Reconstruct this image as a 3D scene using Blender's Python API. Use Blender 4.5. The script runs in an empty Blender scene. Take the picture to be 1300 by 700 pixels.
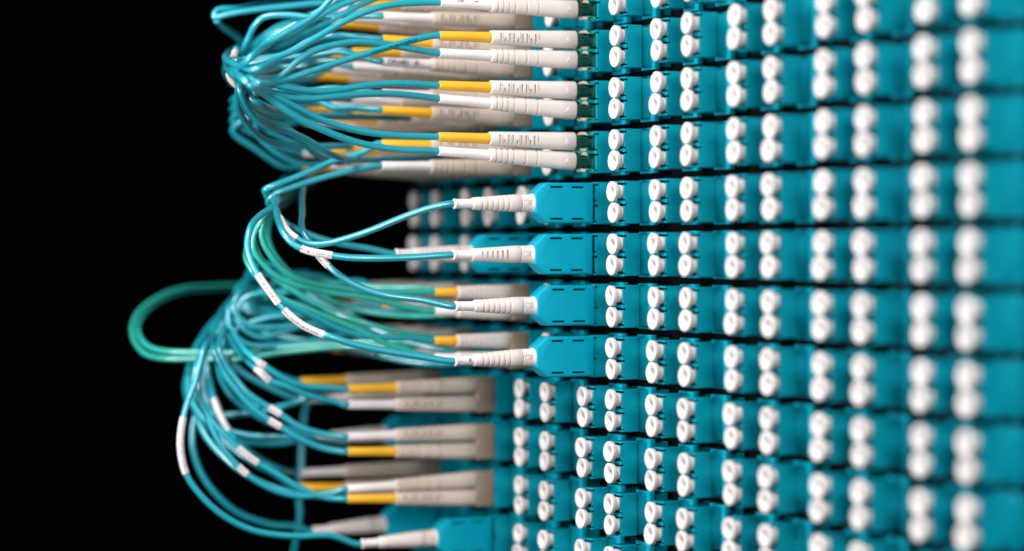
import bpy, bmesh, math, random
from mathutils import Vector, Matrix
random.seed(7)
C = bpy.context.scene.collection
MM = 0.001
H = 1.30                                   # height of the lens above the floor, metres

# ------------------------------------------------------------------ camera
F = 3148.0                                 # focal length in pixels of a 1300 px wide frame
TH = math.radians(25.0)                    # angle between the rows of ports and the view axis
cam_d = bpy.data.cameras.new('camera'); cam = bpy.data.objects.new('camera', cam_d); C.objects.link(cam)
cam.location = (0, 0, H); cam.rotation_euler = (math.radians(90), 0, 0)
cam_d.sensor_width = 36; cam_d.lens = F / 1300 * 36
cam_d.shift_y = -36 / 1300
cam_d.clip_start = 0.01; cam_d.clip_end = 50
cam_d.dof.use_dof = True; cam_d.dof.focus_distance = 0.728; cam_d.dof.aperture_fstop = 5.1
cam_d.dof.aperture_blades = 0
bpy.context.scene.camera = cam

# ------------------------------------------------------------------ world, lamps, exposure
world = bpy.data.worlds.new('World'); bpy.context.scene.world = world; world.use_nodes = True
bg = world.node_tree.nodes['Background']; bg.inputs[0].default_value = (0.9, 0.95, 1.0, 1); bg.inputs[1].default_value = 0.01

def area(name, loc, target, sx, sy, watts, col):
    d = bpy.data.lights.new(name, 'AREA'); d.shape = 'RECTANGLE'; d.size = sx; d.size_y = sy; d.energy = watts; d.color = col
    o = bpy.data.objects.new(name, d); C.objects.link(o); o.location = loc
    o.rotation_euler = (Vector(target) - Vector(loc)).to_track_quat('-Z', 'Y').to_euler()
    return o
area('key_lamp', (-0.22, 0.16, H + 0.62), (0.03, 0.68, H), 0.20, 0.14, 6.2, (1.0, 0.975, 0.95))
area('fill_lamp', (0.17, -0.03, H + 0.14), (0.06, 0.68, H), 0.16, 0.12, 3.7, (1.0, 0.98, 0.97))
area('side_lamp', (-0.22, 0.56, H + 0.32), (-0.08, 0.69, H), 0.13, 0.10, 1.4, (1.0, 0.98, 0.97))
area('left_lamp', (-0.40, 0.43, H + 0.0), (-0.08, 0.69, H), 0.08, 0.16, 3.0, (1.0, 0.99, 0.98))
vs = bpy.context.scene.view_settings
vs.view_transform = 'Standard'; vs.look = 'None'; vs.exposure = 0.0; vs.gamma = 1.0; vs.use_curve_mapping = False

# ------------------------------------------------------------------ the panel's own axes
S, CO = math.sin(TH), math.cos(TH)
UH = Vector((-S, CO, 0)); NH = Vector((-CO, -S, 0)); UP = Vector((0, 0, 1))
PITCH, ROWP, ROW0, HALF = 44.45, 15.34, -2.11, 3.12        # millimetres
CAPX = 2.85                                               # a cap's rim stands this far out of the port mouth
Z0 = 14.14 * PITCH * CO
Q0 = Vector(((1226.0 - 650) / F * Z0, Z0, 0)) - NH * CAPX
RZ = math.radians(180) + TH
def lean(row): return 0.19 * row                          # the stack leans outwards a little towards the bottom
def mouth(k, row, port=0.0):                              # world position (m) of a port mouth
    p = Q0 + UH * (PITCH * k) + NH * lean(row) + UP * (ROW0 - ROWP * row + port)
    return Vector((p.x * MM, p.y * MM, p.z * MM + H))
def at(px, py, k):                                        # the point of column plane k that the photograph shows at px, py
    d = Vector(((px - 650) / F, 1.0, (314 - py) / F))
    t = (Q0 + UH * (PITCH * k)).dot(UH) / d.dot(UH)
    p = d * t
    return Vector((p.x * MM, p.y * MM, p.z * MM + H))
def proj(p):
    return 650 + F * p.x / p.y, 314 - F * (p.z - H) / p.y

# ------------------------------------------------------------------ materials
def mat(name, col, rough=0.45, var=0.06, spec=0.5, bump=0.0, scale=400, coat=0.0, sss=0.0):
    m = bpy.data.materials.new(name); m.use_nodes = True
    nt = m.node_tree; b = nt.nodes['Principled BSDF']
    b.inputs['Roughness'].default_value = rough
    b.inputs['Specular IOR Level'].default_value = spec
    b.inputs['Coat Weight'].default_value = coat; b.inputs['Coat Roughness'].default_value = 0.34
    if sss:
        b.inputs['Subsurface Weight'].default_value = sss
        b.inputs['Subsurface Radius'].default_value = (0.0012, 0.0009, 0.0007)
        b.inputs['Subsurface Scale'].default_value = 1.0
    tc = nt.nodes.new('ShaderNodeTexCoord'); n = nt.nodes.new('ShaderNodeTexNoise')
    n.inputs['Scale'].default_value = scale; n.inputs['Detail'].default_value = 4
    nt.links.new(tc.outputs['Object'], n.inputs['Vector'])
    mx = nt.nodes.new('ShaderNodeMix'); mx.data_type = 'RGBA'
    mx.inputs[6].default_value = (*[c * (1 - var) for c in col], 1); mx.inputs[7].default_value = (*[min(1, c * (1 + var)) for c in col], 1)
    nt.links.new(n.outputs['Fac'], mx.inputs[0])
    oi = nt.nodes.new('ShaderNodeObjectInfo'); hs = nt.nodes.new('ShaderNodeHueSaturation')
    mr = nt.nodes.new('ShaderNodeMapRange'); mr.inputs[3].default_value = 1 - var; mr.inputs[4].default_value = 1 + var
    nt.links.new(oi.outputs['Random'], mr.inputs[0]); nt.links.new(mr.outputs[0], hs.inputs['Value'])
    nt.links.new(mx.outputs[2], hs.inputs['Color']); nt.links.new(hs.outputs[0], b.inputs['Base Color'])
    if bump:
        bp = nt.nodes.new('ShaderNodeBump'); bp.inputs['Strength'].default_value = bump; bp.inputs['Distance'].default_value = 0.0002
        n2 = nt.nodes.new('ShaderNodeTexNoise'); n2.inputs['Scale'].default_value = 2500
        nt.links.new(tc.outputs['Object'], n2.inputs['Vector'])
        nt.links.new(n2.outputs['Fac'], bp.inputs['Height']); nt.links.new(bp.outputs[0], b.inputs['Normal'])
    return m

def printed(name, col, ink, rough, scale=900, thr=0.52, band=(0.30, 0.62)):
    """a sleeve with one line of tiny print running along it (UV: x = mm along, y = round the tube)"""
    m = mat(name, col, rough, 0.03)
    nt = m.node_tree; b = nt.nodes['Principled BSDF']
    src = b.inputs['Base Color'].links[0].from_socket
    uv = nt.nodes.new('ShaderNodeUVMap'); sp = nt.nodes.new('ShaderNodeSeparateXYZ'); nt.links.new(uv.outputs[0], sp.inputs[0])
    n = nt.nodes.new('ShaderNodeTexNoise'); n.inputs['Scale'].default_value = 1.0; n.inputs['Detail'].default_value = 1
    mp = nt.nodes.new('ShaderNodeMapping'); mp.inputs['Scale'].default_value = (2.6, 26, 1)
    nt.links.new(uv.outputs[0], mp.inputs[0]); nt.links.new(mp.outputs[0], n.inputs['Vector'])
    def mth(op, a, bb):
        q = nt.nodes.new('ShaderNodeMath'); q.operation = op
        for i, v in enumerate((a, bb)):
            if isinstance(v, (int, float)): q.inputs[i].default_value = v
            else: nt.links.new(v, q.inputs[i])
        return q.outputs[0]
    fv = mth('FRACT', mth('MULTIPLY', sp.outputs[1], 3.0), 0.0)
    f = mth('MULTIPLY', mth('GREATER_THAN', fv, band[0]), mth('LESS_THAN', fv, band[1]))
    f = mth('MULTIPLY', f, mth('GREATER_THAN', n.outputs['Fac'], thr))
    mx = nt.nodes.new('ShaderNodeMix'); mx.data_type = 'RGBA'; mx.inputs[7].default_value = (*ink, 1)
    nt.links.new(f, mx.inputs[0]); nt.links.new(src, mx.inputs[6]); nt.links.new(mx.outputs[2], b.inputs['Base Color'])
    return m

TEAL = mat('teal_plastic', (0.0, 0.232, 0.315), 0.5, 0.05, 0.12, 0.12)
TEAL_H = mat('teal_housing_plastic', (0.0, 0.26, 0.375), 0.45, 0.04, 0.12, 0.08)
CAPW = mat('white_cap_plastic', (0.56, 0.53, 0.526), 0.45, 0.045, 0.4)
PLUGW = mat('white_plug_plastic', (0.575, 0.515, 0.485), 0.42, 0.03, 0.4, 0.05)
PLUGW_SHADED = mat('shaded_white_plug_plastic', (0.50, 0.42, 0.355), 0.45, 0.05, 0.35)  # white plug plastic; the deep layers' warm dim light is painted into the colour
BOOTW = mat('white_boot_rubber', (0.65, 0.595, 0.595), 0.5, 0.03, 0.35)
BOOTY = mat('yellow_boot_rubber', (0.70, 0.365, 0.022), 0.45, 0.04, 0.4)
AQUA = mat('aqua_cable_jacket', (0.008, 0.265, 0.335), 0.30, 0.12, 0.9, coat=0.8)
SEA = mat('sea_green_cable_jacket', (0.02, 0.345, 0.285), 0.30, 0.14, 0.9, coat=0.6)
GREEN = mat('dark_green_clip_plastic', (0.010, 0.062, 0.045), 0.14, 0.15, 0.7)
TAUPE = mat('taupe_clip_plastic', (0.21, 0.165, 0.125), 0.5, 0.06, 0.3)
BEIGE = mat('beige_latch_plastic', (0.55, 0.45, 0.36), 0.5, 0.05, 0.3)
BLACK = mat('black_metal', (0.0015, 0.0017, 0.002), 0.7, 0.2, 0.04)
SLOT = mat('black_slot', (0.004, 0.010, 0.014), 0.7, 0.1, 0.1)
INK = mat('blue_ink', (0.02, 0.035, 0.16), 0.7, 0.1, 0.1)
SLEEVE = printed('white_label_sleeve', (0.63, 0.585, 0.60), (0.03, 0.03, 0.05), 0.4)
MUTED = mat('dull_splice_sleeve', (0.42, 0.38, 0.38), 0.6, 0.1, 0.2)
AQUA_P = printed('aqua_cable_jacket_printed', (0.008, 0.265, 0.335), (0.004, 0.02, 0.03), 0.33, thr=0.5)

# ------------------------------------------------------------------ mesh helpers (all lengths in mm, meshes in m)
def finish(bm, name, m, smooth=True, angle=35):
    bmesh.ops.recalc_face_normals(bm, faces=bm.faces)
    bm.transform(Matrix.Scale(MM, 4))
    me = bpy.data.meshes.new(name); bm.to_mesh(me); bm.free()
    me.materials.append(m)
    if smooth:
        me.shade_smooth(); me.set_sharp_from_angle(angle=math.radians(angle))
    return me
def link(name, me, parent=None, loc=(0, 0, 0), rot=(0, 0, 0)):
    o = bpy.data.objects.new(name, me); C.objects.link(o); o.parent = parent; o.location = loc; o.rotation_euler = rot
    return o
def box(bm, x0, x1, y0, y1, z0, z1, bev=0.0, seg=2):
    r = bmesh.ops.create_cube(bm, size=1.0)
    vs_ = r['verts']
    for v in vs_:
        v.co = Vector(((x0 + x1) / 2 + v.co.x * (x1 - x0), (y0 + y1) / 2 + v.co.y * (y1 - y0), (z0 + z1) / 2 + v.co.z * (z1 - z0)))
    if bev:
        es = {e for v in vs_ for e in v.link_edges}
        bmesh.ops.bevel(bm, geom=list(es), offset=bev, segments=seg, profile=0.5, affect='EDGES')
def loft(bm, prof, n=24, closed_ends=True):
    """prof: (x, half y, half z, superellipse exponent[, z centre])"""
    rings = []
    for p in prof:
        x, hy, hz, e = p[:4]; zc = p[4] if len(p) > 4 else 0.0
        ring = []
        for i in range(n):
            a = 2 * math.pi * i / n
            c, s = math.cos(a), math.sin(a)
            ring.append(bm.verts.new((x, hy * math.copysign(abs(c) ** (2 / e), c), zc + hz * math.copysign(abs(s) ** (2 / e), s))))
        rings.append(ring)
    for a, b in zip(rings, rings[1:]):
        for i in range(n):
            bm.faces.new((a[i], a[(i + 1) % n], b[(i + 1) % n], b[i]))
    if closed_ends:
        bm.faces.new(rings[0]); bm.faces.new(rings[-1])
def cut(me, cutter_bm, name):
    """boolean difference of a mesh (already in metres) and a cutter bmesh (mm)"""
    cutter_bm.transform(Matrix.Scale(MM, 4))
    cm = bpy.data.meshes.new('cutter'); cutter_bm.to_mesh(cm); cutter_bm.free()
    a = bpy.data.objects.new('a', me); b = bpy.data.objects.new('b', cm)
    C.objects.link(a); C.objects.link(b)
    md = a.modifiers.new('cut', 'BOOLEAN'); md.object = b; md.operation = 'DIFFERENCE'; md.solver = 'EXACT'; md.use_self = True
    dg = bpy.context.evaluated_depsgraph_get()
    out = bpy.data.meshes.new_from_object(a.evaluated_get(dg)); out.name = name
    bpy.data.objects.remove(a); bpy.data.objects.remove(b)
    return out

def spline(pts, step=0.0022):
    """centripetal Catmull-Rom through pts -> (points, control index of each)"""
    P = [pts[0] * 2 - pts[1]] + pts + [pts[-1] * 2 - pts[-2]]
    out, idx = [], []
    for i in range(1, len(P) - 2):
        p0, p1, p2, p3 = P[i - 1:i + 3]
        t0 = 0.0; t1 = t0 + max(1e-6, (p1 - p0).length) ** 0.5; t2 = t1 + max(1e-6, (p2 - p1).length) ** 0.5; t3 = t2 + max(1e-6, (p3 - p2).length) ** 0.5
        n = max(3, int((p2 - p1).length / step))
        for j in range(n):
            t = t1 + (t2 - t1) * j / n
            a1 = p0 * ((t1 - t) / (t1 - t0)) + p1 * ((t - t0) / (t1 - t0)); a2 = p1 * ((t2 - t) / (t2 - t1)) + p2 * ((t - t1) / (t2 - t1)); a3 = p2 * ((t3 - t) / (t3 - t2)) + p3 * ((t - t2) / (t3 - t2))
            b1 = a1 * ((t2 - t) / (t2 - t0)) + a2 * ((t - t0) / (t2 - t0)); b2 = a2 * ((t3 - t) / (t3 - t1)) + a3 * ((t - t1) / (t3 - t1))
            out.append(b1 * ((t2 - t) / (t2 - t1)) + b2 * ((t - t1) / (t2 - t1))); idx.append(i - 1 + j / n)
    out.append(pts[-1]); idx.append(len(pts) - 1)
    return out, idx
def tube(name, pts, r, m, n=12):
    """pts in metres, r in metres"""
    me = bpy.data.meshes.new(name); vs_, fs, uvs = [], [], []
    t = (pts[1] - pts[0]).normalized(); nrm = t.cross(UP)
    nrm = nrm.normalized() if nrm.length > 1e-3 else Vector((1, 0, 0))
    L = [0.0]
    for a, b in zip(pts, pts[1:]): L.append(L[-1] + (b - a).length * 1000)
    for i, p in enumerate(pts):
        t = (pts[min(i + 1, len(pts) - 1)] - pts[max(i - 1, 0)]).normalized()
        nrm = (nrm - t * nrm.dot(t)).normalized(); bi = t.cross(nrm)
        for j in range(n):
            a = 2 * math.pi * j / n
            vs_.append(p + nrm * (r * math.cos(a)) + bi * (r * math.sin(a)))
    for i in range(len(pts) - 1):
        for j in range(n):
            q = (j + 1) % n
            fs.append((i * n + j, i * n + q, (i + 1) * n + q, (i + 1) * n + j))
            uvs += [(L[i], j / n), (L[i], (j + 1) / n), (L[i + 1], (j + 1) / n), (L[i + 1], j / n)]
    e0 = len(fs); fs.append(tuple(range(n))[::-1]); fs.append(tuple(range((len(pts) - 1) * n, len(pts) * n)))
    uvs += [(0, 0)] * (2 * n)
    me.from_pydata(vs_, [], fs)
    ul = me.uv_layers.new(name='UVMap')
    for i, uv in enumerate(uvs): ul.data[i].uv = uv
    me.materials.append(m); me.shade_smooth(); me.set_sharp_from_angle(angle=math.radians(60))
    return me

def tag(o, label, cat, group=None):
    o['label'] = label; o['category'] = cat
    if group: o['group'] = group
    return o
def structure(o): o['kind'] = 'structure'; return o
NTH = ['first', 'second', 'third', 'fourth', 'fifth', 'sixth', 'seventh', 'eighth', 'ninth', 'tenth', 'eleventh', 'twelfth', 'thirteenth', 'fourteenth', 'fifteenth', 'sixteenth']

# ------------------------------------------------------------------ large structure: black rack behind everything
def slab(name, x0, x1, y0, y1, z0, z1, m):                # local panel axes, mm: x out of the panel, y towards the near end
    bm = bmesh.new(); box(bm, x0, x1, y0, y1, z0, z1)
    o = link(name, finish(bm, name, m, False), None, mouth(0, 0), (0, 0, RZ)); return structure(o)
slab('panel', -17.5, -16, -8.4 * PITCH, 1.6 * PITCH, -220, 220, BLACK)
bm = bmesh.new(); box(bm, -3000, 3000, 2600, 2640, -1290, 1500)
structure(link('wall', finish(bm, 'wall', BLACK, False), None, (0, 0, H)))
bm = bmesh.new(); box(bm, -3000, 3000, -2000, 2600, -1330, -1300)
structure(link('floor', finish(bm, 'floor', BLACK, False), None, (0, 0, H)))

# ------------------------------------------------------------------ prototypes
def adapter_meshes():
    bm = bmesh.new(); box(bm, -5.6, 0, -2.6, 2.6, -6.3, 6.3, 0.18)
    me = finish(bm, 'adapter_body', TEAL, False)
    c = bmesh.new()
    for s in (-1, 1):
        box(c, -4.2, 0.5, -2.2, 2.2, s * HALF - 2.62, s * HALF + 2.62)
        box(c, -1.1, 0.5, 1.9, 3.2, s * HALF + 2.05, s * HALF + 2.62)
        box(c, -0.7, 0.5, 1.9, 3.2, s * HALF - 2.62, s * HALF - 2.2)
    body = cut(me, c, 'adapter_body'); body.shade_flat()
    bm = bmesh.new(); box(bm, -16, -5.6, -2.35, 2.35, -5.85, 5.85, 0.15)
    rear = finish(bm, 'rear_body', TEAL, True, 30)
    bm = bmesh.new()
    box(bm, -10.6, -8.8, -4.4, 4.4, -6.75, 6.75, 0.15)
    fl = finish(bm, 'flange', TEAL, True, 30)
    bm = bmesh.new(); box(bm, -1.9, 0.35, -1.6, 1.6, -0.22, 0.22, 0.08, 1)   # the little keyway bar over a port
    key = finish(bm, 'keyway', TEAL, True, 30)
    return body, rear, fl, key
ADB, ADR, ADF, ADK = adapter_meshes()
def cap_mesh():
    bm = bmesh.new()
    prof = [(0.3, 0.30), (0.35, 0.95), (1.8, 1.05), (2.36, 1.32), (2.60, 1.6), (2.76, 2.2), (2.85, 2.58), (2.82, 2.84), (2.66, 3.04), (1.75, 3.08), (1.52, 2.96), (1.30, 2.40), (1.1, 2.05), (-3.0, 1.98)]
    n = 28; rings = []
    for x, r in prof:
        rings.append([bm.verts.new((x, r * math.cos(2 * math.pi * i / n), r * math.sin(2 * math.pi * i / n))) for i in range(n)])
    for a, b in zip(rings, rings[1:]):
        for i in range(n): bm.faces.new((a[i], a[(i + 1) % n], b[(i + 1) % n], b[i]))
    bm.faces.new(rings[0]); bm.faces.new(rings[-1])
    return finish(bm, 'dust_cap', CAPW, True, 40)
CAP = cap_mesh()

def ribbed(x0, x1, h0, h1, e0, e1, ribs, depth=0.28, w=0.5, squash=0.95, endround=0.5):
    """tapering plug body from x0 (panel side) to x1 (cable side) with ring grooves at ribs"""
    prof = [(x0, (h0 - endround) * squash, h0 - endround, e0), (x0 + endround * 0.4, (h0 - 0.15) * squash, h0 - 0.15, e0), (x0 + endround, h0 * squash, h0, e0)]
    xs = []
    for r in ribs: xs += [(r - w / 2 - 0.08, 0), (r - w / 2, depth), (r + w / 2, depth), (r + w / 2 + 0.08, 0)]
    for x in [x0 + (x1 - x0) * q for q in (0.2, 0.4, 0.6, 0.8)]:
        if all(abs(x - r) > w for r in ribs): xs.append((x, 0))
    for x, d in sorted(xs):
        t = (x - x0) / (x1 - x0); h = h0 + (h1 - h0) * t - d; e = e0 + (e1 - e0) * t
        prof.append((x, h * squash, h, e))
    prof += [(x1 - 0.4, h1 * squash, h1, e1), (x1 - 0.1, (h1 - 0.1) * squash, h1 - 0.1, e1), (x1, (h1 - 0.35) * squash, h1 - 0.35, e1)]
    return prof
# long duplex plug: body 5.6..33, boot 33..50.5
bm = bmesh.new(); loft(bm, ribbed(6.2, 34.2, 2.82, 2.10, 2.9, 2.3, [19.2, 23.0, 26.8, 28.8, 30.6, 32.4], 0.34, 0.5)); PLUG_L = finish(bm, 'plug', PLUGW, True, 40)
bm = bmesh.new()
loft(bm, ribbed(6.2, 34.2, 2.82, 2.10, 2.9, 2.3, [], 0.2))
PLUG_D = finish(bm, 'plug', PLUGW, True, 40)
c = bmesh.new()
for x in (20.2, 21.6, 23.0, 24.4, 25.8, 27.2, 28.6, 30.0, 31.4):
    z1 = 1.2 if int(x * 10) % 3 else -0.2
    box(c, x - 0.3, x + 0.3, 1.42, 4, -1.6, z1)
for x in (19.0, 22.3, 25.1, 27.9, 30.7): box(c, x - 0.18, x + 0.18, 1.75, 4, -0.6, 3)
PLUG_D = cut(PLUG_D, c, 'plug')
bm = bmesh.new(); loft(bm, [(33.8, 1.62, 1.62, 2), (34.4, 1.72, 1.72, 2), (35.4, 1.60, 1.60, 2), (42, 1.50, 1.50, 2), (50.1, 1.42, 1.42, 2), (50.5, 1.30, 1.30, 2)], 20); BOOT_LW = finish(bm, 'boot', BOOTW)
BOOT_LY = BOOT_LW.copy(); BOOT_LY.materials[0] = BOOTY
# front of the plug between body and adapter
def barrel():
    bm = bmesh.new(); loft(bm, [(-2, 1.9, 1.9, 4), (0.4, 1.9, 1.9, 4), (0.6, 1.35, 1.25, 3), (2.2, 1.35, 1.25, 3), (2.4, 1.7, 1.65, 3), (4.4, 1.7, 1.65, 3), (4.6, 1.95, 2.05, 4), (6.5, 2.0, 2.1, 4)], 20)
    for z in (-0.75, 0.1, 0.95): box(bm, 2.5, 6.3, 1.5, 2.06, z - 0.14, z + 0.14)
    return finish(bm, 'ferrule_barrel', GREEN, True, 40)
BARREL = barrel()
def latch_wedge():
    bm = bmesh.new()
    v = [bm.verts.new(p) for p in ((2.2, -1.2, 0), (4.7, -1.2, 0), (3.9, -1.2, 0.85), (2.9, -1.2, 0.85), (2.2, 1.6, 0), (4.7, 1.6, 0), (3.9, 1.6, 0.85), (2.9, 1.6, 0.85))]
    for f in ((0, 1, 2, 3), (4, 5, 6, 7), (0, 1, 5, 4), (1, 2, 6, 5), (2, 3, 7, 6), (3, 0, 4, 7)): bm.faces.new([v[i] for i in f])
    return finish(bm, 'latch', BEIGE, False)
WEDGE = latch_wedge()
bm = bmesh.new(); box(bm, 0.1, 6.4, -2.5, 2.5, -5.75, 5.75, 0.5, 3); CLIP_T = finish(bm, 'duplex_clip', TAUPE)
bm = bmesh.new()
box(bm, 0.1, 1.0, -2.3, 2.3, 5.3, 6.0, 0.1); box(bm, 0.1, 1.0, -2.3, 2.3, -6.0, -5.3, 0.1)
box(bm, 0.1, 2.6, -1.9, 2.2, 4.95, 5.3, 0.1); box(bm, 0.1, 2.6, -1.9, 2.2, -5.35, -5.0, 0.1)
box(bm, 0.3, 5.7, -2.0, -1.2, -5.2, 5.2, 0.1); box(bm, 0.3, 5.2, -1.6, 1.5, -0.45, 0.45, 0.1)
CLIP_G = finish(bm, 'duplex_clip', mat('green_teal_clip', (0.006, 0.21, 0.18), 0.2, 0.08, 0.6))
# short plug (bulbous)
bm = bmesh.new(); loft(bm, ribbed(6.2, 24.5, 2.65, 1.95, 2.8, 2.2, [16.5, 18, 19.5, 21, 22.5], 0.15, 0.5)); PLUG_S = finish(bm, 'plug', PLUGW, True, 40)
bm = bmesh.new(); loft(bm, [(24.2, 1.5, 1.5, 2), (31.6, 1.35, 1.35, 2), (32, 1.2, 1.2, 2)], 20); BOOT_SW = finish(bm, 'boot', BOOTW)
BOOT_SY = BOOT_SW.copy(); BOOT_SY.materials[0] = BOOTY
PLUG_L_SHADED = PLUG_L.copy(); PLUG_L_SHADED.materials[0] = PLUGW_SHADED; PLUG_D_SHADED = PLUG_D.copy(); PLUG_D_SHADED.materials[0] = PLUGW_SHADED
# single-boot plug in a teal duplex housing
def housing_mesh():
    bm = bmesh.new()
    ol = [(0.75, -6.05), (16.3, -6.05), (20.0, -3.0), (20.0, 3.0), (16.3, 6.05), (0.75, 6.05)]
    a = [bm.verts.new((x, -3.0, z)) for x, z in ol]; b = [bm.verts.new((x, 3.0, z)) for x, z in ol]
    bm.faces.new(a); bm.faces.new(b)
    for i in range(6): bm.faces.new((a[i], a[(i + 1) % 6], b[(i + 1) % 6], b[i]))
    bmesh.ops.bevel(bm, geom=list(bm.edges), offset=0.42, segments=3, profile=0.5, affect='EDGES')
    me = finish(bm, 'duplex_housing', TEAL_H, False)
    c = bmesh.new()
    for x in (3.9, 10.9):
        for s in (-1, 1): box(c, x, x + 4.2, 2.2, 3.6, s * 4.75 - 0.29, s * 4.75 + 0.29)
    out = cut(me, c, 'duplex_housing'); out.shade_smooth(); out.set_sharp_from_angle(angle=math.radians(30))
    return out
HOUSING = housing_mesh()
bm = bmesh.new()
for x in (3.9, 10.9):
    for s in (-1, 1): box(bm, x + .01, x + 4.19, 2.22, 2.3, s * 4.75 - 0.28, s * 4.75 + 0.28)
HSLOT = finish(bm, 'vent_slot', SLOT, False)
bm = bmesh.new(); loft(bm, [(19.2, 2.75, 2.75, 2.4), (20.3, 2.80, 2.80, 2.4), (20.5, 2.70, 2.70, 2.4), (20.7, 2.62, 2.62, 2.6), (23.9, 2.62, 2.62, 2.6), (24.0, 2.45, 2.5, 2.4)], 28); me = finish(bm, 'collar', PLUGW, True, 40)
c = bmesh.new(); box(c, 21.1, 23.6, 2.45, 3.2, -0.85, 0.85); k2 = bmesh.new(); COLLAR = cut(me, c, 'collar')
bm = bmesh.new(); box(bm, 21.3, 23.4, 1.6, 2.58, -0.62, 0.62, 0.1); KEYB = finish(bm, 'collar_key', PLUGW)
def uni_body(slits):
    bm = bmesh.new(); loft(bm, ribbed(24.0, 39.5, 2.72, 1.85, 2.4, 2.0, [] if slits else [28.2, 29.9, 31.6, 33.3, 35.0, 36.7], 0.28, 0.6, 0.97), 28)
    me = finish(bm, 'plug', PLUGW, True, 40)
    if slits:
        c = bmesh.new()
        for i, x in enumerate((28.6, 30.2, 31.8, 33.4, 35.0, 36.6)):
            bb = bmesh.new(); h = 1.35 - i * 0.09; box(c, x - 0.3, x + 0.3, 1.25, 4, -h, h)
        me = cut(me, c, 'plug')
    return me
UNI = [uni_body(False), uni_body(True)]
bm = bmesh.new(); loft(bm, [(39.2, 1.45, 1.45, 2), (44.6, 1.40, 1.40, 2), (44.8, 1.55, 1.55, 2), (45.3, 1.55, 1.55, 2), (45.5, 1.3, 1.3, 2)], 20); BOOT_U = finish(bm, 'boot', BOOTW)

# ------------------------------------------------------------------ adapters and dust caps
KS = [0, .42, 1, 1.42, 2, 2.42, 3, 3.42, 4, 4.42, 5, 5.42, 6, 6.42, 7, 7.42]
def col_name(ci):
    if ci == 0: return 'rightmost column'
    return f'{NTH[ci]} column from the right' if ci < 13 else ['third last column', 'last column but one', 'last, farthest column'][ci - 13]
rows_seen = {}
for k in KS:
    lst = []
    for row in range(-6, 8):
        x, y = proj(mouth(k, row)); h = 6.2 * F / (mouth(k, row).y * 1000)
        if y + h > -4 and y - h < 704: lst.append(row)
    rows_seen[k] = lst
protoA = None
def copy_tree(o, parent=None):
    c_ = o.copy(); C.objects.link(c_); c_.parent = parent
    for ch in list(o.children): copy_tree(ch, c_)
    return c_
bm = bmesh.new()
for k in KS:
    ci = KS.index(k)
    for n_, row in enumerate(rows_seen[k]):
        if protoA is None:
            protoA = link('duplex_adapter', ADB)
            link('rear_body', ADR, protoA); link('flange', ADF, protoA)
            for s in (-1, 1): link('keyway', ADK, protoA, (0, 0, (s * HALF + 2.85) * MM if s > 0 else 0))
            a = protoA
        else: a = copy_tree(protoA)
        a.location = mouth(k, row) + Vector((random.uniform(-.1, .1), random.uniform(-.1, .1), random.uniform(-.08, .08))) * MM
        a.rotation_euler = (random.uniform(-.004, .004), random.uniform(-.004, .004), RZ + random.uniform(-.01, .01))
        if k == 4.42 and row < 3: what = 'teal adapter holding a sharp plug'
        elif k <= 4 or (k == 4.42) or (k in (5, 5.42) and row >= 3): what = 'teal adapter with two caps'
        else: what = 'dim far teal adapter'
        tag(a, f'{what}, {NTH[n_]} down in the {col_name(ci)}', 'adapter', 'teal adapters in columns')
def add_caps(k, row, label):
    for s, w in ((1, 'upper'), (-1, 'lower')):
        p = mouth(k, row, s * HALF); x, y = proj(p)
        if y < -14 or y > 716: continue
        o = link('dust_cap', CAP, None, p + NH * random.uniform(-.28, .28) * MM, (random.uniform(0, 6.28), random.uniform(-.035, .035), 0))
        o.rotation_euler = (Matrix.Rotation(RZ + random.uniform(-.055, .055), 3, 'Z') @ Matrix.Rotation(random.uniform(-.055, .055), 3, 'Y') @ Matrix.Rotation(random.uniform(0, 6.28), 3, 'X')).to_euler()
        tag(o, f'white dust cap, {w} of {label}', 'dust cap', 'white dust caps on the adapters')
for k in KS[:9]:
    for n_, row in enumerate(rows_seen[k]): add_caps(k, row, f'{NTH[n_]} pair down in the {col_name(KS.index(k))}')
for n_, row in enumerate((3, 4, 5, 6)): add_caps(4.42, row, f'{NTH[n_]} pair down in the column below the sharp teal housings')
for n_, row in enumerate((-5, -4, -3, -2)): add_caps(5, row, f'{NTH[n_]} pair peeping out behind the sharp white plugs')
for n_, row in enumerate((-1, 0, 1, 2)): add_caps(5, row, f'the pair half hidden behind the {NTH[n_]} sharp teal housing')
for n_, row in enumerate((3, 4, 5, 6)):
    add_caps(5, row, f'{NTH[n_]} pair down in right column of the shaded lower pair')
    add_caps(5.42, row, f'{NTH[n_]} pair down in left column of the shaded lower pair')
add_caps(5.42, -1, 'blurred pair just behind the topmost sharp teal housing')
for k, w in ((6, 'second'), (6.42, 'third'), (7, 'fourth'), (7.42, 'fifth')):
    add_caps(k, -1, f'dim blurred pair, {w} leftward in upper row of black gap')
    add_caps(k, 0, f'dim blurred pair, {w} leftward in lower row of black gap')

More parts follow.
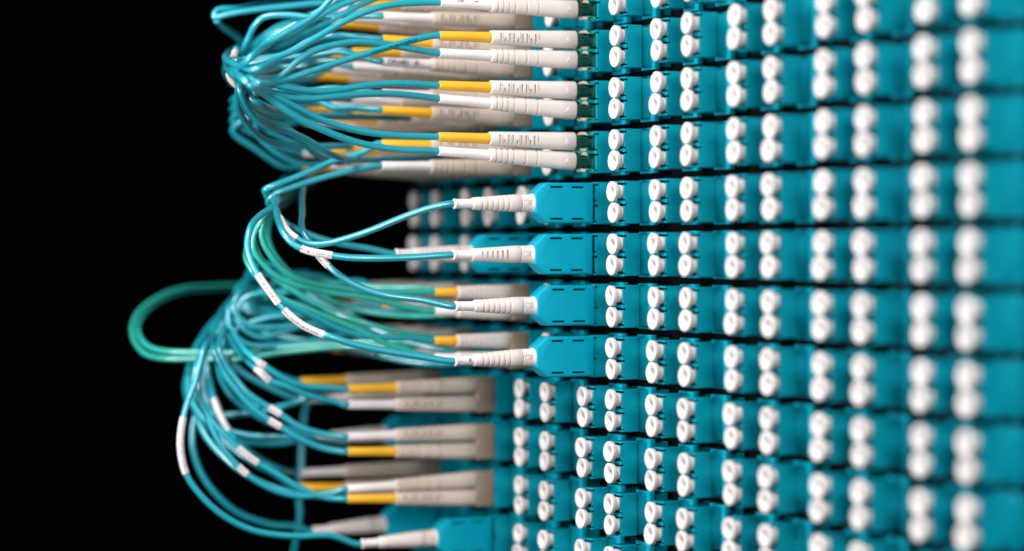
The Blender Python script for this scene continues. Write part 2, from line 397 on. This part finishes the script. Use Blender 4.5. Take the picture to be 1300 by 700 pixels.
# ------------------------------------------------------------------ cables and cords
CR = 1.0                                                    # cable radius, mm
def local_tube(name, pts, r, m, inv, n=12):
    return tube(name, [inv @ p for p in pts], r * MM, m, n)
def cable(root, start, direction, path, k0, k1, m=AQUA, sleeves=(), name='cable', prints=(), sm=None):
    """a cable from start, leaving along direction, through photo points path (column plane runs k0 -> k1)"""
    wrap = lambda q: [q] if q and isinstance(q[0], (int, float)) else q
    sleeves, prints = wrap(sleeves), wrap(prints)
    inv = root.matrix_world.inverted() if root is not None else Matrix.Translation(-at(path[0][0], path[0][1], k0))
    pts = []
    if start is not None: pts = [start - direction * 0.003, start, start + direction * 0.0015]
    off = len(pts)
    n = len(path)
    for i, p in enumerate(path):
        k = p[2] if len(p) > 2 else k0 + (k1 - k0) * (i + (1 if off else 0)) / (n if off else max(1, n - 1))
        pts.append(at(p[0], p[1], k))
    sp, idx = spline(pts)
    o = link(name, local_tube(name, sp, CR * (0.86 if m is SEA and root is None else 1.0), m, inv), root)
    if root is None: o.location = at(path[0][0], path[0][1], k0)
    for (a, b) in sleeves:
        seg = [q for q, i in zip(sp, idx) if a + off <= i <= b + off]
        if len(seg) > 2: link('label_sleeve', local_tube('label_sleeve', seg, CR * 1.14, sm or SLEEVE, inv), o)
    for (a, b) in prints:
        seg = [q for q, i in zip(sp, idx) if a + off <= i <= b + off]
        if len(seg) > 2: link('cable_print', local_tube('cable_print', seg, CR * 1.012, AQUA_P, inv), o)
    return o
def make_root(name, k, row):
    r = bpy.data.objects.new(name, None); C.objects.link(r); r.empty_display_size = 0.005
    r.matrix_world = Matrix.Translation(mouth(k, row)) @ Matrix.Rotation(RZ, 4, 'Z')
    return r
def R_up(a): return Matrix.Rotation(-math.radians(a), 4, 'Y')   # tilt the cable end upwards by a degrees
def duplex(k, row, label, paths, kend, long=True, yellow_top=True, tilt=(0, 1.8), btilt=(0, 0), clip='taupe', mats=(AQUA, AQUA), ends=(None, None), in_shade=False, sleeves=((), ()), prints=((), ()), group='duplex patch cords with ribbed plugs'):
    r = make_root('patch_cord', k, row)
    tag(r, label, 'patch cord', group)
    for j, s in enumerate((1, -1)):
        E = 50.5 if long else 32
        base = Matrix.Translation((0, 0, s * HALF * MM)) @ R_up(tilt[j])
        if ends[j] is not None:                               # tilt that brings the boot's end to its height in the photograph
            lo, hi = -8.0, 8.0
            for _ in range(30):
                md_ = (lo + hi) / 2
                base = Matrix.Translation((0, 0, s * HALF * MM)) @ R_up(md_)
                if proj(r.matrix_world @ base @ Vector((E * MM, 0, 0)))[1] > ends[j]: lo = md_
                else: hi = md_
        pl = link('plug', ((PLUG_L if j else PLUG_D) if clip == 'green' else (PLUG_L_SHADED if (j + row) % 2 else PLUG_D_SHADED)) if long else PLUG_S, r); pl.matrix_local = base
        if clip == 'green':
            link('ferrule_barrel', BARREL, pl)
            link('latch', WEDGE, pl, (0, 0, 2.05 * MM)); w_ = link('latch', WEDGE, pl, (0, 0, -2.05 * MM), (math.pi, 0, 0))
        yel = (j == 0) == yellow_top
        L = 34.2 if long else 24.5
        piv = Matrix.Translation((L * MM, 0, 0)); bm_ = base @ piv @ R_up(btilt[j]) @ piv.inverted()
        bo = link('boot', (BOOT_LY if yel else BOOT_LW) if long else (BOOT_SY if yel else BOOT_SW), r); bo.matrix_local = bm_
        bo['label'] = 'yellow boot' if yel else 'white boot'
        st = r.matrix_world @ bm_ @ Vector((E * MM, 0, 0)); d = (r.matrix_world.to_3x3() @ bm_.to_3x3() @ Vector((1, 0, 0))).normalized()
        cable(r, st, d, paths[j], k, kend, mats[j], sleeves[j], prints=prints[j])
    link('duplex_clip', CLIP_G if clip == 'green' else CLIP_T, r)
    return r
def uniboot(k, row, label, path, kend, tilt=0, v=0, m=AQUA, sleeves=(), dx=0.0):
    r = make_root('patch_cord', k, row)
    r.matrix_world = r.matrix_world @ Matrix.Translation((dx * MM, 0, 0))
    tag(r, label, 'patch cord', 'patch cords in teal duplex housings')
    h = link('duplex_housing', HOUSING, r); link('vent_slot', HSLOT, h)
    piv = Matrix.Translation((18 * MM, 0, 0)); b = piv @ R_up(tilt) @ piv.inverted()
    co = link('collar', COLLAR, r); co.matrix_local = b; link('collar_key', KEYB, co)
    p = link('plug', UNI[v], r); p.matrix_local = b
    bo = link('boot', BOOT_U, r); bo.matrix_local = b
    st = r.matrix_world @ b @ Vector((45.5 * MM, 0, 0)); d = (r.matrix_world.to_3x3() @ b.to_3x3() @ Vector((1, 0, 0))).normalized()
    cable(r, st, d, path, k, kend, m, sleeves)
    return r
def strand(path, k0, k1, label, m=AQUA, sleeves=(), sm=None, group='aqua fibre strands in the cable bundles'):
    o = cable(None, None, None, path, k0, k1, m, sleeves, 'fibre_cable', sm=sm)
    tag(o, label, 'cable', group); return o

HUB = [(312, 92, 4.2), (300, 84, 4.7), (305, 62, 6.8), (340, 52, 7.6), (420, 48, 8.3)]
HUB2 = [(316, 104, 4.1), (304, 100, 4.5), (296, 88, 5.2), (306, 70, 7.2), (350, 60, 8.0), (430, 58, 8.4)]
MID = [(349, 262, 5.2), (352, 240, 6.0), (372, 222, 7.2), (430, 208, 8.3)]
def loose(pts, a=9.0):
    return [(x + random.uniform(-a, a), y + random.uniform(-a, a), k + random.uniform(-.25, .25)) for x, y, k in pts]
# --- front layer, upper four duplex cords
duplex(4.42, -5, 'sharp duplex cord with white lower boot, topmost of the front plugs',
       ([(500, -45), (440, -20), (400, 20), (360, 44), (335, 58), (318, 74, 4.2)] + loose(HUB[1:]),
        [(500, 6), (470, 13), (440, 26), (410, 43), (386, 57), (350, 75), (326, 88, 4.2)] + loose(HUB[1:])), 4.3, tilt=(0, 1.8), ends=(None, 3.5), clip='green')
duplex(4.42, -4, 'sharp duplex cord with yellow boot on crossing cable, second front row',
       ([(528, 50), (500, 58), (470, 67), (440, 76), (410, 86), (380, 96), (352, 104), (328, 106, 4.1)] + loose(HUB2[1:]),
        [(515, 61), (485, 56), (455, 53), (425, 57), (401, 64), (380, 76), (365, 90), (350, 101), (325, 106, 4.15)] + loose(HUB2[1:])), 4.3,
       ends=(45.5, 67.5), clip='green', prints=((0, 2.2), ()))
duplex(4.42, -3, 'sharp duplex cord with nearly level cables, third front row',
       ([(500, 106), (455, 110), (425, 115), (395, 116), (365, 112), (340, 107), (322, 103, 4.15)] + loose(HUB2[1:]),
        [(520, 121), (490, 119), (455, 120), (425, 123), (380, 126), (350, 120), (325, 110, 4.1)] + loose(HUB2[1:])), 4.3, ends=(108.6, 125.5), clip='green')
duplex(4.42, -2, 'sharp duplex cord with pale looping cables, fourth front row',
       ([(500, 172), (455, 166), (410, 153), (380, 139), (350, 123), (328, 111), (312, 104, 4.05)] + loose(HUB2[2:]),
        [(505, 190), (470, 185), (440, 177), (410, 165), (386, 154), (362, 139), (340, 123), (318, 109, 4.05)] + loose(HUB2[2:])), 4.2, ends=(174, 192), clip='green',
       sleeves=((), ()))
# --- front layer, four single-boot cords in teal housings
uniboot(4.42, -1, 'white ribbed plug in teal housing, topmost of the four sharp ones',
        [(540, 266), (509, 277), (470, 293), (440, 303), (410, 310), (390, 309), (372, 300), (358, 282, 5.0)] + MID, 5.0, -1.0, 0, sleeves=((5.4, 7.3),))
uniboot(4.42, 0, 'white slotted plug in teal housing, second of the four sharp ones',
        [(520, 327), (470, 328), (440, 327), (413, 323), (389, 318), (371, 309), (360, 296), (352, 276, 5.0)] + MID, 5.0, -0.4, 1, sleeves=((2.4, 4.6),))
uniboot(4.42, 1, 'white plug in teal housing, third of the four sharp ones',
        [(535, 381), (490, 375), (460, 366), (430, 349), (412, 333), (400, 318), (386, 296), (384, 270, 5.4), (384, 245, 5.9), (396, 224, 6.8), (450, 212, 8.0)], 5.2, 0.2, 0, sleeves=((3.5, 4.9),), dx=-0.9)
uniboot(4.42, 2, 'white ink-marked plug in teal housing, bottom of the four sharp ones',
        [(535, 453), (490, 446), (445, 436), (415, 426), (408, 424), (384, 413), (360, 393), (342, 370), (327, 348), (319, 332), (314, 312), (317, 292), (330, 274, 5.0)] + MID, 4.9, -1.5, 0, sleeves=((3.3, 6.1), (6.2, 8.3)), dx=-0.9)

# --- second layer (column 5.42), dimmer and softer
K = 5.42
def hubpath(x0, y0, y1, hy, kk, j=0.0):
    r_ = random.uniform
    return [(x0 - 40, y0 + (y1 - y0) * .12 + r_(-2, 2)), (x0 - 75, y0 + (y1 - y0) * .4 + r_(-4, 4)), (x0 - 105, y0 + (y1 - y0) * .8 + r_(-4, 4)), (325 + r_(-8, 8), y1 * .75 + hy * .25 + r_(-4, 4), kk - .2), (311 + r_(-6, 6), (y1 + hy) / 2 + r_(-4, 4), kk), (305 + r_(-6, 6), hy + r_(-6, 6), kk + .4), (316 + r_(-4, 6), hy - 14 + r_(-5, 5), kk + 1.0), (375, hy - 16 + r_(-8, 8), kk + 1.6)]
duplex(K, -5, 'soft duplex cord with white upper boot, highest of the second layer', (
       [(445, -10), (410, 12), (372, 32), (340, 52), (318, 72, 6)] + loose(HUB[1:]), [(440, 20), (395, 22), (365, 19), (335, 22), (323, 33), (317, 45), (311, 58), (306, 76, 6.2), (312, 90, 7), (370, 95, 8)]), 6.0, yellow_top=True, tilt=(0.5, 1.0), ends=(None, 21))
duplex(K, -4, 'soft duplex cord with printed white boot beneath a yellow one, second layer', (
       [(450, 46), (425, 45), (405, 48), (386, 56), (365, 69), (335, 74), (299, 77), (286, 88, 6.1), (296, 105, 6.6), (340, 108, 8)],
       [(455, 72), (430, 66), (400, 70), (368, 73), (335, 78), (310, 84), (295, 98, 6.2), (310, 112, 7), (380, 105, 8)]), 5.9, ends=(50, 78.5))
duplex(K, -3, 'soft duplex cord with bright yellow lower boot, second layer third row', (
       [(450, 115), (420, 112), (390, 116), (350, 112), (318, 104, 6)] + loose(HUB2[2:]),
       [(466, 139), (446, 137), (425, 137), (404, 128), (380, 118), (350, 110), (320, 106, 6)] + loose(HUB2[2:])), 5.9, yellow_top=False, ends=(119, 140), prints=((), (-1, 2.2)))
duplex(K, -2, 'soft duplex cord under the sharp white plugs, lowest of upper second layer', (
       [(460, 194), (428, 203), (395, 217), (368, 228), (338, 240), (336, 243, 5.5)] + [(345, 258, 5.6), (358, 262, 6.4), (400, 224, 8)],
       [(446, 217), (420, 223), (395, 230), (365, 240), (350, 246), (341, 254, 5.5), (346, 264, 5.7), (372, 240, 7), (410, 215, 8.2)]), 5.5, ends=(183, 211))
uniboot(K, 0, 'blurred white plug in teal housing behind the second sharp one',
        [(470, 316), (440, 311), (413, 305), (386, 295), (362, 283), (350, 270), (343, 257), (352, 244, 6.4), (400, 216, 8)], 5.6, 0.3, 0)
duplex(K, 1, 'soft short duplex cord between third and fourth sharp teal housings', (
       [(520, 371), (470, 370), (428, 365), (395, 360), (365, 347), (344, 325), (332, 301), (334, 278), (347, 264, 5.8), (390, 230, 8)],
       [(505, 387), (460, 377), (430, 373), (400, 368), (360, 356), (335, 338), (322, 318), (322, 298), (335, 276), (350, 262, 6), (400, 226, 8)]), 5.4,
       long=False, tilt=(0.5, 1.0), mats=(SEA, SEA), group='short duplex patch cords')
duplex(K, 2, 'soft short duplex cord beside the bottom sharp teal housing', (
       [(520, 429), (490, 428), (460, 426), (430, 417), (400, 402), (375, 390), (350, 376), (330, 355), (318, 330), (322, 300, 5.8), (345, 268, 6.2), (400, 230, 8)],
       [(510, 443), (485, 434), (460, 420), (430, 408), (395, 394), (357, 379), (335, 362), (318, 340), (314, 315, 5.8), (330, 280, 6), (360, 256, 7), (410, 222, 8)]), 5.4,
       long=False, tilt=(0.8, 2.5), mats=(AQUA, SEA), group='short duplex patch cords')
# --- third layer (column 6)
K = 6
duplex(K, -5, 'far blurred duplex cord at the very top, third layer', (
       [(405, 4), (365, 8), (320, 13), (290, 18), (272, 22), (276, 13), (299, 11), (340, 6, 7.5), (400, 8, 8.3)], [(405, 16), (375, 30), (345, 45), (322, 62, 6.6), (310, 80, 7.2), (350, 88, 8.2)]), 6.2)
duplex(K, -4, 'far blurred duplex cord behind printed boot, third layer second row', (hubpath(455, 57, 88, 74, K), hubpath(455, 78, 90, 84, K)), 6.6)
duplex(K, -3, 'far blurred duplex cord with yellow boot, third layer third row', (hubpath(455, 124, 105, 96, K), [(415, 146), (390, 147), (350, 147), (330, 143), (317, 132), (311, 117), (314, 102, 4.8), (340, 90, 5.8), (390, 86, 7.6)]), 4.6, yellow_top=False)
duplex(K, -2, 'far blurred duplex cord with looped cables, third layer fourth row', (
       [(446, 186), (416, 186), (389, 186), (359, 183), (335, 177), (314, 159), (302, 137), (302, 117), (308, 100, 4.6), (330, 88, 5.6), (380, 84, 7.6)],
       [(430, 207), (410, 200), (395, 192), (380, 175), (358, 160), (335, 154), (318, 146), (306, 130), (304, 112), (310, 98, 4.7), (335, 86, 5.8), (390, 80, 7.6)]), 4.5)
LOOP_R = [(262, 470, 6.1), (270, 425, 6.6), (288, 388, 7.2), (330, 372, 7.9), (420, 380, 8.3)]
LOOP_S = [(276, 440, 6.3), (290, 408, 6.8), (312, 385, 7.5), (380, 384, 8.2)]
duplex(K, 3, 'duplex cord with bright yellow boot, highest of lower left plugs', (
       [(415, 492), (390, 491), (360, 480), (336, 465), (327, 459), (310, 444, 6.2), (296, 422, 6.5), (300, 396, 7), (350, 380, 8)],
       [(430, 511), (410, 507), (390, 501), (360, 489), (342, 483), (330, 472), (308, 452, 6.3), (290, 425, 6.6), (292, 395, 7.1), (350, 372, 8)]), 6.1, ends=(494, 514),
       sleeves=((3.0, 4.3), (3.9, 5.2)))
duplex(K, 4, 'duplex cord with white boot over yellow, second of lower left plugs', (
       [(425, 553), (410, 551), (380, 542), (356, 526), (341, 517), (314, 499), (302, 485), (285, 462), (278, 445)] + LOOP_S[1:],
       [(425, 572), (410, 569), (380, 557), (356, 542), (341, 533), (320, 517), (299, 494), (282, 470), (272, 448)] + LOOP_R[1:]), 6.2, yellow_top=False, ends=(554.5, 573.5),
       sleeves=((2.9, 4.1), (2.9, 4.0)))
duplex(K, 5, 'duplex cord with drooping cables, third of lower left plugs', (
       [(425, 625), (410, 628), (380, 630), (350, 623), (320, 607), (302, 592), (284, 571), (272, 550), (263, 530), (254, 505), (252, 480)] + LOOP_R[1:],
       [(425, 633), (410, 631), (380, 619), (350, 601), (320, 583), (302, 568), (284, 551), (272, 538), (260, 522), (247, 498), (248, 470)] + LOOP_R[1:]), 6.2, yellow_top=False, ends=(621, 633.5),
       sleeves=((4.05, 5.0), (3.75, 5.0)))
uniboot(K, 6, 'white plug in teal housing on the longest drooping cable, bottom left',
        [(420, 680), (380, 681), (350, 679), (320, 673), (284, 655), (254, 628), (236, 601), (229, 565), (233, 530), (240, 505), (250, 478), (258, 445)] + LOOP_R[1:], 6.1, -1.5, 0, sleeves=((5.9, 8.0),))
# --- fourth layer (column 6.42)
K = 6.42
for row, w in ((-5, 'top'), (-4, 'second'), (-3, 'third'), (-2, 'fourth')):
    y = proj(mouth(K, row))[1]
    duplex(K, row, f'very blurred duplex cord in the deepest upper layer, {w} row', (hubpath(430, y - 12, min(150, y * .55 + 45), 86, K), hubpath(430, y + 10, min(158, y * .55 + 55), 96, K)), 6.3, yellow_top=row % 2 == 0)
duplex(K, 1, 'blurred short duplex cord behind, level with third teal housing', (
       [(460, 358), (420, 360), (390, 364), (360, 372), (335, 372), (312, 378), (300, 395), (305, 412, 6.9), (360, 408, 8)],
       [(465, 386), (440, 391), (415, 404), (390, 412), (360, 421), (330, 429), (309, 418), (300, 399), (306, 380), (330, 366, 7.4), (400, 366, 8.2)]), 6.6, long=False, yellow_top=False, group='short duplex patch cords')
duplex(K, 2, 'blurred short duplex cord behind, level with bottom teal housing', (
       [(465, 414), (430, 414), (400, 414), (375, 414), (345, 416), (318, 414), (303, 403), (296, 388), (304, 374), (340, 366, 7.4), (410, 372, 8.2)],
       [(450, 424), (420, 428), (380, 436), (340, 440), (310, 436), (292, 415), (290, 395), (310, 375, 7.4), (390, 376, 8.2)]), 6.6, long=False, group='short duplex patch cords')
# --- fifth layer (column 7)
for K, w in ((7, 'fifth'), (7.42, 'sixth')):
    d = 32 * (K - 7) / .42
    duplex(K, 1, f'faint short duplex cord in the tangle, {w} layer, level with third teal housing', (
           [(410 - d, 352), (375 - d * .5, 352), (345, 362), (318, 380), (302, 402, K + .1), (312, 424, K + .4), (370, 420, K + 1)],
           [(410 - d, 384), (380 - d * .5, 392), (345, 400), (315, 396), (302, 384, K + .2), (318, 366, K + .6), (390, 362, K + 1)]), K, long=False, yellow_top=K == 7, in_shade=True, group='short duplex patch cords')
    duplex(K, 2, f'faint short duplex cord in the tangle, {w} layer, level with bottom teal housing', (
           [(400 - d, 410), (370 - d * .5, 402), (340, 394), (312, 390), (298, 404, K + .1), (306, 430, K + .4), (370, 440, K + 1)],
           [(400 - d, 432), (370 - d * .5, 436), (335, 430), (304, 414), (292, 396, K + .2), (306, 374, K + .6), (380, 366, K + 1)]), K, long=False, yellow_top=False, in_shade=True, group='short duplex patch cords')
K = 7
for row, w in ((-4, 'second'), (-3, 'third'), (-2, 'lowest')):
    y = proj(mouth(K, row))[1]
    duplex(K, row, f'barely visible duplex cord in the fifth upper layer, {w} row', (hubpath(400, y - 12, min(140, y * .55 + 40), 80, K), hubpath(400, y + 10, min(150, y * .55 + 50), 92, K)), 6.9, yellow_top=row % 2 == 1)
duplex(K, 3, 'dim duplex cord with yellow upper boot above lower left plugs', (
       [(335, 468), (310, 452), (290, 432), (282, 410), (295, 390, 7.6), (350, 384, 8.2)], [(335, 488), (305, 470), (284, 445), (278, 420), (292, 396, 7.6), (350, 390, 8.2)]), 7.2, tilt=(0, .5))
uniboot(K, 4, 'dim blurred plug in teal housing behind second lower left cord',
        [(356, 563), (330, 563), (302, 559), (286, 540), (276, 515), (266, 485), (262, 455, 7.1), (280, 410, 7.6), (360, 395, 8.2)], 7.1, -1, 1)
duplex(K, 5, 'dim duplex cord with white boot over yellow behind lower left plugs', (
       [(355, 596), (325, 580), (300, 560), (280, 530), (268, 500), (262, 460, 7.2), (282, 415, 7.7), (360, 398, 8.2)],
       [(350, 602), (320, 586), (292, 562), (274, 534), (262, 505), (256, 465, 7.2), (276, 415, 7.7), (360, 400, 8.2)]), 7.1, yellow_top=False, tilt=(0, 1), btilt=(0, 2))
uniboot(K, 6, 'dim blurred plug behind the bottom left teal housing',
        [(380, 669), (350, 667), (329, 662), (299, 649), (272, 625), (254, 598), (245, 568), (245, 544), (251, 515), (256, 480, 7.2), (276, 420, 7.6), (360, 396, 8.2)], 7.1, -2.5, 0)
# --- loose strands of the bundles
strand([(540, -28, 4.6), (455, -2), (410, 18), (380, 39), (350, 52), (326, 64), (308, 82), (312, 100), (370, 100)], 4.6, 8.0, 'top strand of the three crossing diagonally at the upper left')
strand([(560, -22, 4.7), (480, -3), (428, 22), (395, 40), (365, 55), (332, 68), (306, 84), (300, 98), (330, 112), (400, 104)], 4.7, 8.1, 'middle strand of the three crossing diagonally at the upper left')
strand([(275, 26), (282, 34), (292, 41), (304, 50), (308, 64), (302, 80), (310, 96), (370, 96)], 6.2, 8.0, 'strand closing the small loop at the top left corner')
strand([(520, 150, 5.9), (430, 148, 5.5), (380, 146, 5.2), (350, 140, 4.9), (330, 132), (318, 124), (315, 114), (322, 104, 4.9), (350, 98, 6), (400, 96, 7.6)], 4.6, 4.8, 'innermost pale curl under the upper cable bundle')
strand([(560, 200, 5.9), (480, 203, 5.7), (420, 196), (390, 178), (360, 165), (338, 160), (322, 148), (310, 128), (303, 110, 4.7), (316, 92, 5.6), (370, 86, 7.6)], 5.2, 4.5, 'outer strand curling beneath the upper cable bundle')
strand([(300, 62), (296, 74), (291, 86), (292, 98), (300, 108), (318, 114)], 5.7, 5.3, 'short white-sleeved strand at the tight waist of the upper bundle', sleeves=((0.2, 1.9), (2.6, 4.6)), sm=MUTED)
strand([(560, 438, 6.15), (520, 440), (470, 440), (430, 441), (375, 446), (330, 452), (300, 455.5), (255, 455.5), (210, 455.5), (185, 450), (171, 434), (168, 414), (178, 394), (204, 376), (234, 366), (264, 364), (300, 363), (360, 368)], 5.7, 8.5, 'outer sea-green strand of the wide loop reaching far left', SEA, group='sea-green strands of the wide loop')
strand([(560, 430, 6.15), (520, 433), (470, 434), (430, 436), (375, 440), (330, 445), (300, 447.5), (255, 447.5), (212, 446.5), (190, 441), (178, 429), (175, 414), (184, 397), (207, 380), (236, 370), (264, 368), (300, 367), (360, 371)], 5.75, 8.55, 'inner sea-green strand of the wide loop reaching far left', SEA, group='sea-green strands of the wide loop')
strand([(430, 494, 6.8), (386, 508), (362, 515), (341, 520), (320, 524), (284, 527), (260, 524), (242, 513), (236, 496), (239, 474), (249, 444), (266, 416), (290, 396), (350, 390)], 6.3, 8.0, 'strand swinging level across the black gap at lower left')
strand([(390, 604, 7.2), (345, 594), (308, 578), (276, 552), (258, 532), (250, 520), (248, 480), (256, 440), (274, 412), (320, 400)], 6.7, 8.0, 'outermost strand standing upright in the lower left bundle')
strand([(300, 560), (286, 540), (272, 508), (266, 480), (262, 460), (268, 430), (290, 405), (350, 396)], 6.4, 8.0, 'white-sleeved upright strand inside the lower left bundle', sleeves=((0.6, 2.0), (3.4, 4.4)))
strand([(330, 520), (308, 500), (294, 470), (284, 440), (288, 412), (296, 388), (304, 374), (340, 366)], 6.2, 8.0, 'white-sleeved strand arching above the sea-green loop', sleeves=((4.2, 6.2),))
strand([(372, 706, 7.2), (377, 680), (381, 655), (380, 630), (382, 600), (384, 560), (388, 520), (400, 490)], 7.3, 8.0, 'dim strand dropping straight down behind the lower left cords')

g = 'strands sweeping behind the teal housings'
strand([(640, 391, 5.6), (570, 400, 5.7), (500, 400), (450, 392), (405, 373), (370, 350), (346, 322), (339, 295), (350, 268), (400, 232)], 5.6, 8.0, 'mint strand sweeping up from the fourth teal housing towards the black gap', SEA, group=g)
strand([(640, 454, 5.6), (565, 445, 5.7), (500, 428), (455, 407), (410, 386), (375, 360), (350, 338), (328, 336), (314, 352), (322, 384), (360, 410), (430, 424)], 5.6, 7.8, 'aqua strand making a small loop at the middle of the tangle', group=g)
strand([(625, 374, 6.1), (540, 366, 6.1), (470, 364), (420, 358), (380, 364), (340, 376), (316, 392), (322, 416), (360, 430), (440, 428)], 6.0, 7.8, 'mint strand doubling back below the third teal housing', SEA, group=g)
strand([(630, 456, 5.9), (550, 462, 6.1), (470, 449), (420, 437), (370, 430), (330, 420), (305, 398), (300, 372), (322, 352), (390, 348)], 6.1, 7.8, 'aqua strand rising left across the end of the sea-green loop', group=g)
strand([(625, 433, 5.8), (525, 424, 5.8), (440, 403), (390, 379), (350, 353), (326, 322), (322, 296), (338, 272), (390, 236)], 5.2, 8.0, 'pale mint strand parallel to the white-sleeved cable', SEA, group=g)
strand([(600, 392, 6.3), (500, 394, 6.3), (420, 398), (370, 400), (330, 406), (298, 420), (280, 440), (278, 470), (292, 500), (330, 530), (400, 556)], 6.4, 6.8, 'aqua strand joining the middle tangle to the lower left bundle', group=g)
strand([(440, 564, 6.6), (370, 556), (310, 552), (270, 540), (249, 520), (240, 494), (241, 462), (252, 436), (268, 418), (290, 412), (330, 414), (400, 412)], 6.2, 7.8, 'strand arching over the lower left bundle like a hook', group=g)
strand([(440, 629, 6.35), (385, 629), (322, 608), (284, 580), (260, 552), (248, 520), (243, 480), (250, 448), (264, 424), (282, 406), (310, 392), (380, 384)], 6.1, 7.8, 'long strand hugging the outside of the lower left bundle', group=g)

# ------------------------------------------------------------------ small print on boots, letters on plugs
def text_mesh(txt, size, m, depth=0.0):
    c_ = bpy.data.curves.new('print', 'FONT'); c_.body = txt; c_.size = size * MM; c_.extrude = depth * MM; c_.align_x = 'CENTER'; c_.align_y = 'CENTER'; c_.resolution_u = 2
    o = bpy.data.objects.new('print', c_); C.objects.link(o)
    me = bpy.data.meshes.new_from_object(o.evaluated_get(bpy.context.evaluated_depsgraph_get()))
    bpy.data.objects.remove(o); me.materials.clear(); me.materials.append(m); return me
ONSIDE = Matrix(((-1, 0, 0, 0), (0, 0, 1, 0), (0, 1, 0, 0), (0, 0, 0, 1)))     # text runs towards the panel, faces the near end
def print_on(part, me, x, y, z=0.0, name='print'):
    o = link(name, me, part); o.matrix_local = Matrix.Translation((x * MM, y * MM, z * MM)) @ ONSIDE
def cord(words):
    r = next(o for o in C.objects if o.name.startswith('patch_cord') and words in o.get('label', ''))
    return [c_ for c_ in r.children if c_.name.startswith('plug')], [c_ for c_ in r.children if c_.name.startswith('boot')]
pl, bo = cord('printed white boot'); print_on(bo[1], text_mesh('CM-HES', 2.0, INK, 0.06), 46.0, 1.58); print_on(bo[1], text_mesh('/5', 2.0, INK, 0.06), 39.8, 1.66)
pl, bo = cord('topmost of the front plugs'); print_on(bo[1], text_mesh('CM', 1.3, INK, 0.05), 44.5, 1.40, 0.5); print_on(bo[1], text_mesh('05', 1.3, INK, 0.05), 39.3, 1.42, 0.5)
pl, bo = cord('ink-marked'); print_on(bo[0], text_mesh('8', 1.7, INK, 0.05), 41.0, 1.42); print_on(bo[0], text_mesh('-', 1.7, INK, 0.05), 43.6, 1.40)
AM, BM = text_mesh('A', 2.3, PLUGW, 0.10), text_mesh('B', 2.3, PLUGW, 0.10)
for w in ('topmost of the front', 'second front row', 'third front row', 'fourth front row'):
    pl, bo = cord(w); print_on(pl[1], AM, 9.3, 2.66, -0.2, 'embossed_letter'); print_on(pl[0], BM, 9.3, 2.66, -0.2, 'embossed_letter')
